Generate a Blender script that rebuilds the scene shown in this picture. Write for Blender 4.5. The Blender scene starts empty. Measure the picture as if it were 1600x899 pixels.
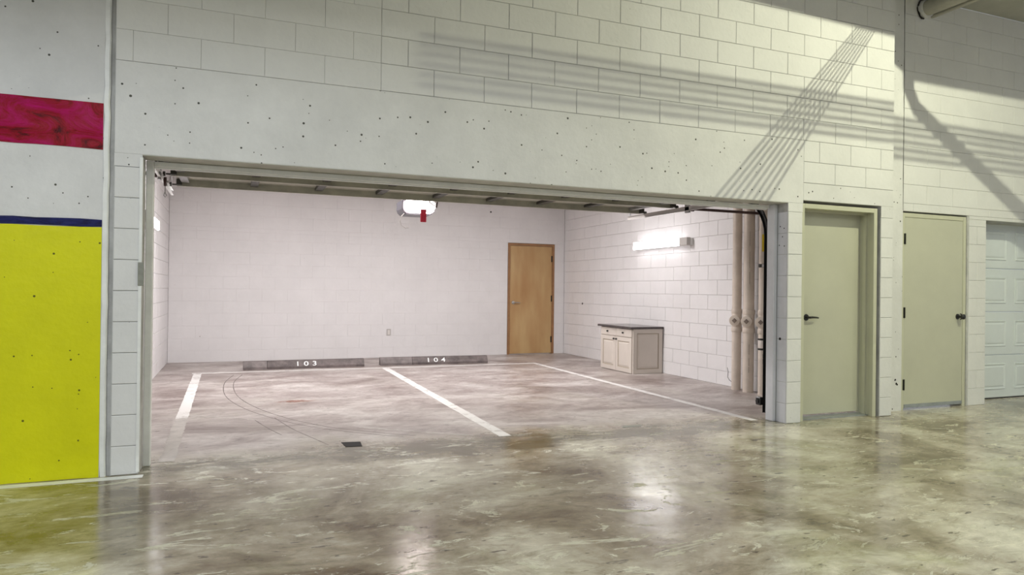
import bpy, bmesh, math, random
from mathutils import Vector, Matrix
random.seed(7)
C = bpy.context.scene.collection

# ------------------------------------------------------------------ camera
yaw, pitch, roll = .3808, .0038, .0117
cy_, sy_ = math.cos(yaw), math.sin(yaw)
F = Vector((sy_*math.cos(pitch), cy_*math.cos(pitch), math.sin(pitch)))
R = Vector((cy_, -sy_, 0)); U = R.cross(F)
R2 = R*math.cos(roll)+U*math.sin(roll); U2 = U*math.cos(roll)-R*math.sin(roll)
cd = bpy.data.cameras.new('camera'); cam = bpy.data.objects.new('camera', cd); C.objects.link(cam)
cam.matrix_world = Matrix(((R2.x, U2.x, -F.x, -.9932), (R2.y, U2.y, -F.y, -5.1475), (R2.z, U2.z, -F.z, 1.2378), (0, 0, 0, 1)))
cd.sensor_width = 36; cd.lens = 1085.1/1600*36; cd.clip_end = 200
bpy.context.scene.camera = cam

# ------------------------------------------------------------------ world, exposure
W = bpy.data.worlds.new('world'); bpy.context.scene.world = W; W.use_nodes = True
W.node_tree.nodes['Background'].inputs[0].default_value = (.88, .93, 1, 1)
W.node_tree.nodes['Background'].inputs[1].default_value = .45
vs = bpy.context.scene.view_settings
vs.view_transform = 'Standard'; vs.look = 'None'; vs.exposure = 0.0; vs.gamma = 1; vs.use_curve_mapping = False

def light(name, typ, loc, power, col, **k):
    l = bpy.data.lights.new(name, typ); l.energy = power; l.color = col
    for a, b in k.items(): setattr(l, a, b)
    o = bpy.data.objects.new(name, l); o.location = loc; C.objects.link(o); return o
LAMP = Vector((5.25, -2.8, 4.35))                       # bare yellow-green lamp of the parking hall, out of view to the upper right
light('hall_lamp_bulb', 'POINT', LAMP, 330, (1, 1, .72), shadow_soft_size=.007)
HALL = [((-2.6, -4.4, 4.32), 135, (.84, .91, 1)), ((1.0, -7.5, 4.32), 145, (.95, .97, 1)), ((7.5, -6.5, 4.32), 120, (.97, 1, .75)), ((-6.0, -8.0, 4.32), 120, (.97, 1, .80))]
GARAGE_FILL = [((-.85, 3.75, 2.97), 66), ((1.15, 3.75, 2.97), 66), ((2.95, 3.75, 2.97), 58)]  # unseen fill lamps added to brighten the garage
for i, (p, w, c) in enumerate(HALL):
    light('hall_tube_light', 'AREA', p, w, c, shape='RECTANGLE', size=.25, size_y=2.4)
for p, w in GARAGE_FILL:
    light('garage_fill_light', 'AREA', p, w, (1, .965, .968), shape='RECTANGLE', size=1.2, size_y=.25)

# ------------------------------------------------------------------ materials
def mat(name, col, rough=.6, metal=0, bump=0, bscale=40, var=0, vscale=3, emit=None, spec=.5, coat=0):
    m = bpy.data.materials.new(name); m.use_nodes = True
    nt = m.node_tree; b = nt.nodes['Principled BSDF']
    b.inputs['Base Color'].default_value = (*col, 1); b.inputs['Roughness'].default_value = rough
    b.inputs['Metallic'].default_value = metal; b.inputs['Specular IOR Level'].default_value = spec
    b.inputs['Coat Weight'].default_value = coat
    tc = nt.nodes.new('ShaderNodeNewGeometry')
    if var:
        n = nt.nodes.new('ShaderNodeTexNoise'); n.inputs['Scale'].default_value = vscale; n.inputs['Detail'].default_value = 8
        n.inputs['Roughness'].default_value = .65
        nt.links.new(tc.outputs['Position'], n.inputs['Vector'])
        r = nt.nodes.new('ShaderNodeValToRGB'); r.color_ramp.elements[0].position = .3; r.color_ramp.elements[1].position = .7
        r.color_ramp.elements[0].color = (*[max(0, c*(1-var)) for c in col], 1); r.color_ramp.elements[1].color = (*[min(1, c*(1+var*.5)) for c in col], 1)
        nt.links.new(n.outputs['Fac'], r.inputs['Fac']); nt.links.new(r.outputs['Color'], b.inputs['Base Color'])
    if bump:
        n = nt.nodes.new('ShaderNodeTexNoise'); n.inputs['Scale'].default_value = bscale; n.inputs['Detail'].default_value = 6
        nt.links.new(tc.outputs['Position'], n.inputs['Vector'])
        bp = nt.nodes.new('ShaderNodeBump'); bp.inputs['Strength'].default_value = 1; bp.inputs['Distance'].default_value = bump
        nt.links.new(n.outputs['Fac'], bp.inputs['Height']); nt.links.new(bp.outputs['Normal'], b.inputs['Normal'])
    if emit:
        b.inputs['Emission Color'].default_value = (*emit[0], 1); b.inputs['Emission Strength'].default_value = emit[1]
    return m

def pitted(name, col, pit=(.05, .05, .045), rough=.6, scale=11., amount=.085, dens=.52, spec=.4, mottled=.12, seed=0.):
    """painted cast concrete: small bug holes, patchy paint"""
    m = mat(name, col, rough, spec=spec); nt = m.node_tree; b = nt.nodes['Principled BSDF']; N = nt.nodes.new; Lk = nt.links.new
    g = N('ShaderNodeNewGeometry')
    off = N('ShaderNodeVectorMath'); off.operation = 'ADD'; off.inputs[1].default_value = (seed, seed*.7, seed*1.3); Lk(g.outputs['Position'], off.inputs[0])
    v = N('ShaderNodeTexVoronoi'); v.inputs['Scale'].default_value = scale; Lk(off.outputs[0], v.inputs['Vector'])
    sp = N('ShaderNodeSeparateColor'); Lk(v.outputs['Color'], sp.inputs['Color'])
    # radius differs from cell to cell, most cells have none
    mr = N('ShaderNodeMapRange'); mr.inputs['From Min'].default_value = dens; mr.inputs['From Max'].default_value = 1; mr.inputs['To Min'].default_value = 0; mr.inputs['To Max'].default_value = amount
    Lk(sp.outputs[0], mr.inputs['Value'])
    lt = N('ShaderNodeMath'); lt.operation = 'LESS_THAN'; Lk(v.outputs['Distance'], lt.inputs[0]); Lk(mr.outputs[0], lt.inputs[1])
    n = N('ShaderNodeTexNoise'); n.inputs['Scale'].default_value = 1.7; n.inputs['Detail'].default_value = 9; n.inputs['Roughness'].default_value = .7; Lk(off.outputs[0], n.inputs['Vector'])
    r = N('ShaderNodeValToRGB'); r.color_ramp.elements[0].position = .32; r.color_ramp.elements[1].position = .68
    r.color_ramp.elements[0].color = (*[c*(1-mottled) for c in col], 1); r.color_ramp.elements[1].color = (*[min(1, c*(1+mottled*.3)) for c in col], 1)
    Lk(n.outputs['Fac'], r.inputs['Fac'])
    mx = N('ShaderNodeMix'); mx.data_type = 'RGBA'; Lk(lt.outputs[0], mx.inputs['Factor']); Lk(r.outputs['Color'], mx.inputs[6]); mx.inputs[7].default_value = (*pit, 1)
    Lk(mx.outputs[2], b.inputs['Base Color'])
    n2 = N('ShaderNodeTexNoise'); n2.inputs['Scale'].default_value = 22; n2.inputs['Detail'].default_value = 7; Lk(off.outputs[0], n2.inputs['Vector'])
    sb = N('ShaderNodeMath'); sb.operation = 'SUBTRACT'; Lk(n2.outputs['Fac'], sb.inputs[0]); Lk(lt.outputs[0], sb.inputs[1])
    bp = N('ShaderNodeBump'); bp.inputs['Distance'].default_value = .004; bp.inputs['Strength'].default_value = .8; Lk(sb.outputs[0], bp.inputs['Height']); Lk(bp.outputs['Normal'], b.inputs['Normal'])
    return m

WHITE = (.75, .75, .75)
M = {}
M['block'] = pitted('painted_block', WHITE, (.25, .25, .24), scale=16, amount=.06, dens=.9, rough=.62, mottled=.07)
M['joint'] = mat('painted_mortar', (.50, .50, .49), .8, var=.3, vscale=5)
M['concrete'] = pitted('painted_concrete', WHITE, (.08, .08, .07), scale=22, amount=.19, dens=.52, mottled=.13)
M['inner'] = pitted('garage_block_paint', (.80, .782, .785), (.35, .3, .28), scale=8, amount=.06, dens=.93, rough=.5, mottled=.06)
M['inner_joint'] = mat('garage_mortar', (.66, .63, .63), .8, var=.25, vscale=4)
M['yellow'] = pitted('yellow_paint', (.72, .72, .0), (.12, .12, .0), scale=20, amount=.17, dens=.6, rough=.42, mottled=.12)
M['white_trim'] = mat('white_trim_paint', (.86, .87, .86), .4, var=.12, vscale=6)
M['jamb'] = mat('jamb_paint', (.66, .67, .71), .4, var=.08, vscale=6)
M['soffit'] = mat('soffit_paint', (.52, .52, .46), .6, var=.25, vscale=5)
M['sage'] = mat('sage_door_paint', (.53, .53, .425), .42, var=.06, vscale=2.2, bump=.0004, bscale=60)
M['sage_frame'] = mat('sage_frame_paint', (.56, .56, .43), .42, var=.05, vscale=3)
M['black'] = mat('black_metal', (.012, .012, .012), .35, spec=.6)
M['bronze'] = mat('dark_hinge_metal', (.035, .035, .03), .4, .6)
M['steel'] = mat('brushed_steel', (.55, .54, .52), .28, .95)
M['galv'] = mat('galvanised_steel', (.38, .38, .38), .4, .7, var=.3, vscale=9)
M['dgalv'] = mat('door_steel_inside', (.46, .455, .38), .5, .1, var=.3, vscale=4)
M['stile'] = mat('dark_stile_steel', (.06, .06, .05), .5, .3)
M['rust'] = mat('brown_pipe_steel', (.075, .042, .038), .5, .2, var=.3, vscale=20)
M['pvc'] = mat('cream_pipe', (.70, .61, .53), .38, var=.14, vscale=5)
M['pvc2'] = mat('pale_pipe', (.74, .67, .62), .4, var=.12, vscale=5)
M['mark'] = mat('faded_print', (.22, .17, .14), .6)
M['sticker'] = mat('yellow_sticker', (.75, .55, .02), .5)
M['cab'] = mat('cabinet_paint', (.66, .60, .54), .42, var=.05, vscale=4)
M['cabgroove'] = mat('cabinet_dark_groove', (.42, .36, .29), .5)  # darker tone along the grooves of the cabinet panels
M['top'] = mat('dark_countertop', (.05, .035, .035), .16, var=.5, vscale=60, spec=.7)
M['rubber'] = mat('wheel_stop_rubber', (.15, .122, .118), .6, var=.6, vscale=7, bump=.003, bscale=30)
M['rubber2'] = mat('wheel_stop_rubber_light', (.20, .17, .165), .6, var=.5, vscale=7, bump=.003, bscale=30)
M['plate'] = mat('outlet_plate', (.50, .47, .45), .35)
M['plate_in'] = mat('outlet_face', (.72, .69, .66), .35)
M['grayplate'] = mat('grey_plate', (.27, .275, .24), .5, var=.2, vscale=30)
M['hole'] = mat('dark_hole', (.015, .012, .012), .9)
M['red'] = mat('red_plastic', (.62, .03, .07), .4)
M['grayplastic'] = mat('grey_plastic', (.11, .105, .125), .35)
M['white_plastic'] = mat('white_wire', (.7, .68, .68), .4)
M['garage_white'] = mat('white_door_paint', (.72, .77, .79), .38, var=.05, vscale=3)
M['kick'] = mat('kick_strip_aluminium', (.40, .43, .44), .4, .5, var=.2, vscale=12)
M['ceil'] = mat('hall_ceiling_paint', (.44, .44, .39), .8, var=.2, vscale=2)
M['garage_ceil'] = mat('garage_ceiling_paint', (.75, .73, .72), .8)
M['duct'] = mat('pipe_insulation', (.45, .44, .38), .6, var=.15, vscale=6)
M['tube_r'] = mat('lit_diffuser', (1, 1, 1), .4, emit=((1, .97, .99), 11))
M['lens'] = mat('lit_opener_lens', (1, 1, 1), .4, emit=((1, .88, .84), 14))
M['hall_tube'] = mat('lit_hall_tube', (1, 1, 1), .4, emit=((1, 1, .9), 6))

def tan_door():
    m = mat('tan_door_wood', (.48, .30, .13), .42); nt = m.node_tree; b = nt.nodes['Principled BSDF']; N = nt.nodes.new; Lk = nt.links.new
    g = N('ShaderNodeNewGeometry'); mp = N('ShaderNodeMapping'); mp.inputs['Scale'].default_value = (1.3, 1, .35); Lk(g.outputs['Position'], mp.inputs[0])
    n = N('ShaderNodeTexNoise'); n.inputs['Scale'].default_value = 3; n.inputs['Detail'].default_value = 8; Lk(mp.outputs[0], n.inputs['Vector'])
    r = N('ShaderNodeValToRGB'); r.color_ramp.elements[0].position = .3; r.color_ramp.elements[1].position = .7
    r.color_ramp.elements[0].color = (.43, .24, .095, 1); r.color_ramp.elements[1].color = (.56, .38, .18, 1)
    Lk(n.outputs['Fac'], r.inputs['Fac']); Lk(r.outputs[0], b.inputs['Base Color']); return m
M['tan'] = tan_door(); M['tan_frame'] = mat('tan_frame_wood', (.33, .17, .075), .5, var=.2, vscale=9)

def glossy_stripe(name, a, bcol, c, stretch, rough):
    """thick glossy paint, brush-marked, three tones of its own"""
    m = mat(name, a, rough, spec=.22); nt = m.node_tree; b = nt.nodes['Principled BSDF']; N = nt.nodes.new; Lk = nt.links.new
    g = N('ShaderNodeNewGeometry'); mp = N('ShaderNodeMapping'); mp.inputs['Scale'].default_value = stretch; Lk(g.outputs['Position'], mp.inputs[0])
    n = N('ShaderNodeTexNoise'); n.inputs['Scale'].default_value = 4; n.inputs['Detail'].default_value = 10; n.inputs['Roughness'].default_value = .72; n.inputs['Distortion'].default_value = 1.2
    Lk(mp.outputs[0], n.inputs['Vector'])
    r = N('ShaderNodeValToRGB'); e = r.color_ramp.elements; e[0].position = .32; e[0].color = (*bcol, 1); e[1].position = .66; e[1].color = (*c, 1)
    k = e.new(.45); k.color = (*a, 1)
    Lk(n.outputs['Fac'], r.inputs['Fac']); Lk(r.outputs[0], b.inputs['Base Color'])
    bp = N('ShaderNodeBump'); bp.inputs['Distance'].default_value = .012; Lk(n.outputs['Fac'], bp.inputs['Height']); Lk(bp.outputs['Normal'], b.inputs['Normal'])
    return m
M['redpaint'] = glossy_stripe('red_gloss_paint', (.30, .0, .012), (.02, .0, .002), (.48, .0, .14), (1, 1, 2.2), .34)
M['bluepaint'] = glossy_stripe('navy_gloss_paint', (.008, .009, .06), (.002, .002, .008), (.02, .025, .16), (1, 1, 4), .22)

def floor_mat():
    m = bpy.data.materials.new('sealed_concrete_floor'); m.use_nodes = True; nt = m.node_tree; b = nt.nodes['Principled BSDF']; N = nt.nodes.new; Lk = nt.links.new
    g = N('ShaderNodeNewGeometry')
    def noise(scale, detail=8, rough=.62, dist=0, sc=(1, 1, 1), off=(0, 0, 0), rot=0):
        mp = N('ShaderNodeMapping'); mp.inputs['Scale'].default_value = sc; mp.inputs['Location'].default_value = off; mp.inputs['Rotation'].default_value = (0, 0, rot)
        Lk(g.outputs['Position'], mp.inputs[0])
        n = N('ShaderNodeTexNoise'); n.inputs['Scale'].default_value = scale; n.inputs['Detail'].default_value = detail; n.inputs['Roughness'].default_value = rough; n.inputs['Distortion'].default_value = dist
        Lk(mp.outputs[0], n.inputs['Vector']); return n.outputs['Fac']
    def ramp(fac, stops):
        r = N('ShaderNodeValToRGB'); e = r.color_ramp.elements
        e[0].position, e[0].color = stops[0][0], (*stops[0][1], 1); e[1].position, e[1].color = stops[-1][0], (*stops[-1][1], 1)
        for p, c in stops[1:-1]: k = e.new(p); k.color = (*c, 1)
        Lk(fac, r.inputs['Fac']); return r.outputs['Color']
    def mix(fac, a, bb, blend='MIX'):
        x = N('ShaderNodeMix'); x.data_type = 'RGBA'; x.blend_type = blend
        for s, v in ((x.inputs['Factor'], fac), (x.inputs[6], a), (x.inputs[7], bb)):
            if isinstance(v, tuple): s.default_value = (*v, 1)
            elif isinstance(v, float): s.default_value = v
            else: Lk(v, s)
        return x.outputs[2]
    def math_(op, a, bb=None, clamp=False):
        x = N('ShaderNodeMath'); x.operation = op; x.use_clamp = clamp
        for s, v in ((x.inputs[0], a), (x.inputs[1], bb)):
            if v is None: continue
            if isinstance(v, (int, float)): s.default_value = v
            else: Lk(v, s)
        return x.outputs[0]
    def rng(v, a, bb, c=0., d=1.):
        x = N('ShaderNodeMapRange'); x.inputs[1].default_value = a; x.inputs[2].default_value = bb; x.inputs[3].default_value = c; x.inputs[4].default_value = d; Lk(v, x.inputs[0]); return x.outputs[0]
    sx = N('ShaderNodeSeparateXYZ'); Lk(g.outputs['Position'], sx.inputs[0])
    base = ramp(noise(.9, 9, .66, .5), [(.36, (.13, .095, .05)), (.45, (.30, .255, .18)), (.53, (.48, .435, .345)), (.63, (.70, .67, .56))])
    fine = ramp(noise(6.5, 14, .82, .9, (.8, 1.8, 1)), [(.33, (.45, .42, .37)), (.46, (.88, .87, .85)), (.55, (1.05, 1.05, 1.05)), (.68, (1.35, 1.35, 1.32))])
    col = mix(1., base, fine, 'MULTIPLY')
    # dustier and paler slab inside the garage, pinkish lamp tint painted in
    inside = rng(math_('ADD', sx.outputs['Y'], rng(noise(1.3, 5), .3, .7, -.25, .25)), .15, .75)
    dusty_tinted = ramp(noise(1.15, 9, .68, .6, (1, 1.5, 1), (3, 1, 0)), [(.32, (.19, .14, .125)), (.45, (.33, .275, .26)), (.56, (.46, .41, .39)), (.70, (.60, .565, .54))])
    col = mix(inside, col, mix(.85, dusty_tinted, mix(1., dusty_tinted, fine, 'MULTIPLY')))
    # pale worn flakes of old coating outside
    fl = rng(noise(2.3, 12, .74, 1.6, (.8, 1.9, 1), (9, 4, 0), .35), .57, .595)
    fl = math_('MULTIPLY', fl, math_('SUBTRACT', 1, inside), True)
    col = mix(math_('MULTIPLY', fl, .75), col, (.66, .65, .53))
    spk = rng(noise(13, 3, .5, 0, (.6, 1.5, 1), (7, 7, 0)), .665, .69)
    col = mix(math_('MULTIPLY', spk, .8), col, (.07, .055, .04))
    # olive-brown grime
    gr = rng(noise(.75, 8, .7, .8, (1, 1, 1), (-5, 2, 0)), .52, .68)
    gr = math_('MULTIPLY', gr, rng(inside, 0, 1, .8, .25))
    col = mix(gr, col, mix(1., col, (.46, .46, .25), 'MULTIPLY'))
    # grime band along the threshold
    d = math_('ABSOLUTE', math_('ADD', math_('SUBTRACT', sx.outputs['Y'], .12), rng(noise(1.6, 7, .7, 0, (1, 1, 1), (2, 8, 0)), .3, .7, -.18, .18)))
    band = math_('MULTIPLY', rng(d, .07, .32, 1., 0.), rng(noise(5, 9, .75, 1, (.5, 1.4, 1)), .36, .54), True)
    inx = math_('MULTIPLY', rng(sx.outputs['X'], -1.9, -1.5), rng(sx.outputs['X'], 4.0, 4.6, 1., 0.), True)
    col = mix(math_('MULTIPLY', math_('MULTIPLY', band, inx), .85), col, (.085, .08, .035))
    # rust and oil spots
    sp = rng(noise(3.4, 6, .6, 0, (.7, 1.6, 1), (20, 3, 0)), .675, .71)
    col = mix(math_('MULTIPLY', sp, .7), col, (.06, .045, .04))
    # one rusty streak in the first bay
    vx = math_('MULTIPLY', rng(math_('ABSOLUTE', math_('SUBTRACT', sx.outputs['X'], -.35)), .02, .42, 1., 0.), rng(math_('ABSOLUTE', math_('SUBTRACT', sx.outputs['Y'], 2.75)), .02, .16, 1., 0.), True)
    vx = rng(math_('MULTIPLY', vx, noise(16, 6)), .22, .42)
    col = mix(vx, col, (.20, .06, .025))
    Lk(col, b.inputs['Base Color'])
    rg = rng(noise(2.2, 7, .65, .4, (1, 1, 1), (4, 4, 0)), .3, .7, .08, .24)
    ro = math_('ADD', rg, math_('MULTIPLY', inside, .25)); ro = math_('ADD', ro, math_('MULTIPLY', fl, .25))
    Lk(ro, b.inputs['Roughness']); b.inputs['Specular IOR Level'].default_value = 1.0
    bp = N('ShaderNodeBump'); bp.inputs['Distance'].default_value = .0016; bp.inputs['Strength'].default_value = 1
    Lk(math_('ADD', noise(7, 8, .6), math_('MULTIPLY', fl, .15)), bp.inputs['Height']); Lk(bp.outputs['Normal'], b.inputs['Normal'])
    return m
M['floor'] = floor_mat()

def line_paint():
    m = bpy.data.materials.new('worn_line_paint'); m.use_nodes = True; nt = m.node_tree; b = nt.nodes['Principled BSDF']; N = nt.nodes.new; Lk = nt.links.new
    g = N('ShaderNodeNewGeometry'); n = N('ShaderNodeTexNoise'); n.inputs['Scale'].default_value = 6; n.inputs['Detail'].default_value = 10; n.inputs['Roughness'].default_value = .75; Lk(g.outputs['Position'], n.inputs['Vector'])
    r = N('ShaderNodeValToRGB'); e = r.color_ramp.elements; e[0].position = .33; e[0].color = (.36, .32, .30, 1); e[1].position = .47; e[1].color = (.74, .72, .70, 1)
    Lk(n.outputs['Fac'], r.inputs['Fac']); Lk(r.outputs[0], b.inputs['Base Color']); b.inputs['Roughness'].default_value = .55; return m
M['line'] = line_paint()
M['faded_line'] = mat('faded_line_paint', (.53, .49, .46), .6, var=.3, vscale=5)
M['tyre'] = mat('tyre_mark_rubber', (.20, .17, .155), .6, var=.4, vscale=6)

# ------------------------------------------------------------------ helpers
def setp(o, label=None, cat=None, group=None, kind=None):
    for k, v in (('label', label), ('category', cat), ('group', group), ('kind', kind)):
        if v: o[k] = v
    return o
def link(name, me, parent=None, loc=(0, 0, 0)):
    o = bpy.data.objects.new(name, me); C.objects.link(o); o.location = loc
    if parent is not None: o.parent = parent
    return o
def empty(name, loc, label=None, cat=None, group=None, kind=None):
    o = bpy.data.objects.new(name, None); C.objects.link(o); o.location = loc; o.empty_display_size = .05
    return setp(o, label, cat, group, kind)
def fin(name, bm, m, parent=None, loc=(0, 0, 0), smooth=False):
    bmesh.ops.recalc_face_normals(bm, faces=bm.faces)
    me = bpy.data.meshes.new(name)
    if smooth:
        for f in bm.faces: f.smooth = True
        for e in bm.edges:
            if len(e.link_faces) == 2 and e.calc_face_angle(0) > .7: e.smooth = False
    bm.to_mesh(me); bm.free()
    for x in (m if isinstance(m, (list, tuple)) else [m]): me.materials.append(x)
    return link(name, me, parent, loc)
def add_box(bm, a, b, bev=0):
    vs = [bm.verts.new((x, y, z)) for x in (a[0], b[0]) for y in (a[1], b[1]) for z in (a[2], b[2])]
    fs = [bm.faces.new([vs[i] for i in q]) for q in ((0, 1, 3, 2), (4, 6, 7, 5), (0, 4, 5, 1), (2, 3, 7, 6), (0, 2, 6, 4), (1, 5, 7, 3))]
    if bev:
        es = list({e for f in fs for e in f.edges})
        bmesh.ops.bevel(bm, geom=es, offset=bev, segments=1, affect='EDGES')
    return fs
def box(name, a, b, m, parent=None, bev=0, loc=(0, 0, 0)):
    bm = bmesh.new(); add_box(bm, a, b, bev); return fin(name, bm, m, parent, loc)
def add_tube(bm, pts, r, seg=12, cap=True):
    pts = [Vector(p) for p in pts]; rs = r if isinstance(r, (list, tuple)) else [r]*len(pts); rings = []
    ref = None
    for i, p in enumerate(pts):
        t = (pts[min(i+1, len(pts)-1)]-pts[max(i-1, 0)]).normalized()
        if ref is None or abs(ref.dot(t)) > .95: ref = Vector((0, 0, 1)) if abs(t.z) < .9 else Vector((1, 0, 0))
        u = t.cross(ref).normalized(); v = t.cross(u).normalized(); ref = u.cross(t) if False else ref
        rings.append([bm.verts.new(p+(u*math.cos(2*math.pi*k/seg)+v*math.sin(2*math.pi*k/seg))*rs[i]) for k in range(seg)])
    for a, b in zip(rings, rings[1:]):
        for k in range(seg): bm.faces.new((a[k], a[(k+1) % seg], b[(k+1) % seg], b[k]))
    if cap: bm.faces.new(rings[0]); bm.faces.new(rings[-1])
def tube(name, pts, r, m, parent=None, seg=12, loc=(0, 0, 0)):
    bm = bmesh.new(); add_tube(bm, pts, r, seg); return fin(name, bm, m, parent, loc, smooth=True)
def prism(name, prof, x0, x1, m, parent=None, loc=(0, 0, 0), axis='X', bev=0):
    """profile of (y, z) points swept along X"""
    bm = bmesh.new()
    P = (lambda t, a, b: (t, a, b)) if axis == 'X' else (lambda t, a, b: (a, t, b))
    A = [bm.verts.new(P(x0, *p)) for p in prof]; B = [bm.verts.new(P(x1, *p)) for p in prof]
    bm.faces.new(A); bm.faces.new(B)
    for i in range(len(prof)): bm.faces.new((A[i], A[(i+1) % len(prof)], B[(i+1) % len(prof)], B[i]))
    if bev: bmesh.ops.bevel(bm, geom=list(bm.edges), offset=bev, segments=2, affect='EDGES')
    return fin(name, bm, m, parent, loc)

def slab_with_holes(name, ax, at, thick, u0, u1, z0, z1, holes, m):
    """wall slab normal to axis ax ('Y' or 'X'), front face at `at`, body on the +thick side, rectangular holes (u0,u1,z0,z1)"""
    us = sorted({u0, u1, *[h[0] for h in holes], *[h[1] for h in holes]}); zs = sorted({z0, z1, *[h[2] for h in holes], *[h[3] for h in holes]})
    us = [u for u in us if u0 <= u <= u1]; zs = [z for z in zs if z0 <= z <= z1]
    bm = bmesh.new()
    solid = lambda i, j: 0 <= i < len(us)-1 and 0 <= j < len(zs)-1 and not any(h[0] < (us[i]+us[i+1])/2 < h[1] and h[2] < (zs[j]+zs[j+1])/2 < h[3] for h in holes)
    V = {}
    def v(i, j, s):
        if (i, j, s) not in V:
            w = at+(thick if s else 0); V[(i, j, s)] = bm.verts.new((us[i], w, zs[j]) if ax == 'Y' else (w, us[i], zs[j]))
        return V[(i, j, s)]
    for i in range(len(us)-1):
        for j in range(len(zs)-1):
            if not solid(i, j): continue
            for s in (0, 1): bm.faces.new((v(i, j, s), v(i+1, j, s), v(i+1, j+1, s), v(i, j+1, s)))
            for di, dj, a, b in ((-1, 0, (i, j), (i, j+1)), (1, 0, (i+1, j), (i+1, j+1)), (0, -1, (i, j), (i+1, j)), (0, 1, (i, j+1), (i+1, j+1))):
                if not solid(i+di, j+dj): bm.faces.new((v(*a, 0), v(*b, 0), v(*b, 1), v(*a, 1)))
    return fin(name, bm, m)

BH, BL = .2032, .4064
_cache = {}
def block_mesh(L, H, m, gap, cham, dep, key):
    k = (round(L, 3), round(H, 3), key)
    if k not in _cache:
        bm = bmesh.new(); g = gap/2; c = cham
        # front face towards -Y, chamfered rim
        f = [bm.verts.new(p) for p in ((g+c, 0, g+c), (L-g-c, 0, g+c), (L-g-c, 0, H-g-c), (g+c, 0, H-g-c))]
        e = [bm.verts.new(p) for p in ((g, c, g), (L-g, c, g), (L-g, c, H-g), (g, c, H-g))]
        b = [bm.verts.new(p) for p in ((g, dep, g), (L-g, dep, g), (L-g, dep, H-g), (g, dep, H-g))]
        bm.faces.new(f)
        for i in range(4):
            j = (i+1) % 4; bm.faces.new((f[i], f[j], e[j], e[i])); bm.faces.new((e[i], e[j], b[j], b[i]))
        bmesh.ops.recalc_face_normals(bm, faces=bm.faces)
        if bm.faces[0].normal.y > 0: bmesh.ops.reverse_faces(bm, faces=bm.faces)
        me = bpy.data.meshes.new('block'); bm.to_mesh(me); bm.free(); me.materials.append(m); _cache[k] = me
    return _cache[k]
def lay_blocks(parent, place, rotz, u0, u1, rows, holes, phase, m, key, gap=.003, cham=.0035, dep=.012, jit=.0008):
    """rows: list of (z0,z1,row index); place(u,z,out)->location; blocks share meshes"""
    for z0, z1, r in rows:
        zz = sorted({z0, z1, *[h[k] for h in holes for k in (2, 3) if z0+.004 < h[k] < z1-.004]})
        off = phase+(BL/2 if r % 2 else 0)
        for za, zb in zip(zz, zz[1:]):
            segs = [(u0, u1)]
            for h in holes:
                if h[2] < (za+zb)/2 < h[3]:
                    ns = []
                    for a, b in segs:
                        if h[1] <= a or h[0] >= b: ns.append((a, b)); continue
                        if a < h[0]: ns.append((a, h[0]))
                        if h[1] < b: ns.append((h[1], b))
                    segs = ns
            for a, b in segs:
                k = math.floor((a-off)/BL)
                cuts = [a]
                while off+(k+1)*BL < b-1e-6:
                    k += 1; c = off+k*BL
                    if c-cuts[-1] > .05 and b-c > .05: cuts.append(c)
                cuts.append(b)
                for c, d in zip(cuts, cuts[1:]):
                    o = link('block', block_mesh(d-c, zb-za, m, gap, cham, dep, key), parent, place(c, d, za, random.uniform(-jit, jit)))
                    o.rotation_euler = (0, 0, rotz)

# ------------------------------------------------------------------ layout numbers (metres; facade face is the plane Y = 0)
OX0, OX1, OH = -1.562, 3.885, 2.102        # the wide garage opening
YB, XR, XL = 7.268, 5.09, -1.975           # garage back, right and left wall faces
RY = .19                                    # recessed wall on the right
TOPZ = 4.45
rows_low = [(max(0, j*BH-.015), (j+1)*BH-.015, j) for j in range(0, 22)]
rows_top = [(2.71+BH*r, min(TOPZ, 2.71+BH*(r+1)), r) for r in range(0, 9)]
BD = .010                                   # how far blocks stand proud of the mortar slab

# floor, ceilings
fl = box('floor', (-9, -13, -.15), (13, YB+.2, 0), M['floor']); setp(fl, kind='structure')
cl = box('ceiling', (-9, -13, TOPZ), (13, RY, TOPZ+.15), M['ceil']); setp(cl, kind='structure')
gc = box('ceiling', (XL-.1, .19, 3.0), (XR+.1, YB+.2, 3.1), M['garage_ceil']); setp(gc, kind='structure')

cb_ = box('shade_beam', (-9, -1.75, 3.46), (1.9, -1.45, TOPZ-.001), M['ceil'], bev=.01); setp(cb_, kind='structure')  # unseen beam added to shade the upper left facade softly
# facade
wf = slab_with_holes('wall_front', 'Y', BD, .18, -1.73, 5.262, 0, TOPZ, [(OX0, OX1, -1, OH), (4.062, 5.092, -1, 2.134)], M['joint']); setp(wf, kind='structure')
fb = box('concrete_beam', (-1.725, 0, OH), (4.07, BD+.001, 2.7085), M['concrete'], wf, bev=.003)
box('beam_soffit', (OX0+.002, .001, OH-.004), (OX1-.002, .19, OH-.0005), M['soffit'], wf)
lay_blocks(wf, lambda c, d, z, j: (c, j, z), 0, -1.725, .0, rows_top, [], 0, M['block'], 'g', gap=.0012, cham=.0022, jit=.0004)
lay_blocks(wf, lambda c, d, z, j: (c, j, z), 0, .0, 5.26, rows_top, [], 0, M['block'], 'f')
lay_blocks(wf, lambda c, d, z, j: (c, j, z), 0, 4.07, 5.26, [(2.71-BH, 2.71, -1), (2.71-2*BH, 2.71-BH, -2)], [], 0, M['block'], 'f')
box('lintel', (4.07, 0, 2.1345), (5.26, BD+.001, 2.3015), M['concrete'], wf, bev=.003)
low_side = [(a, b, r) for a, b, r in rows_low if a < 1.95]
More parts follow.
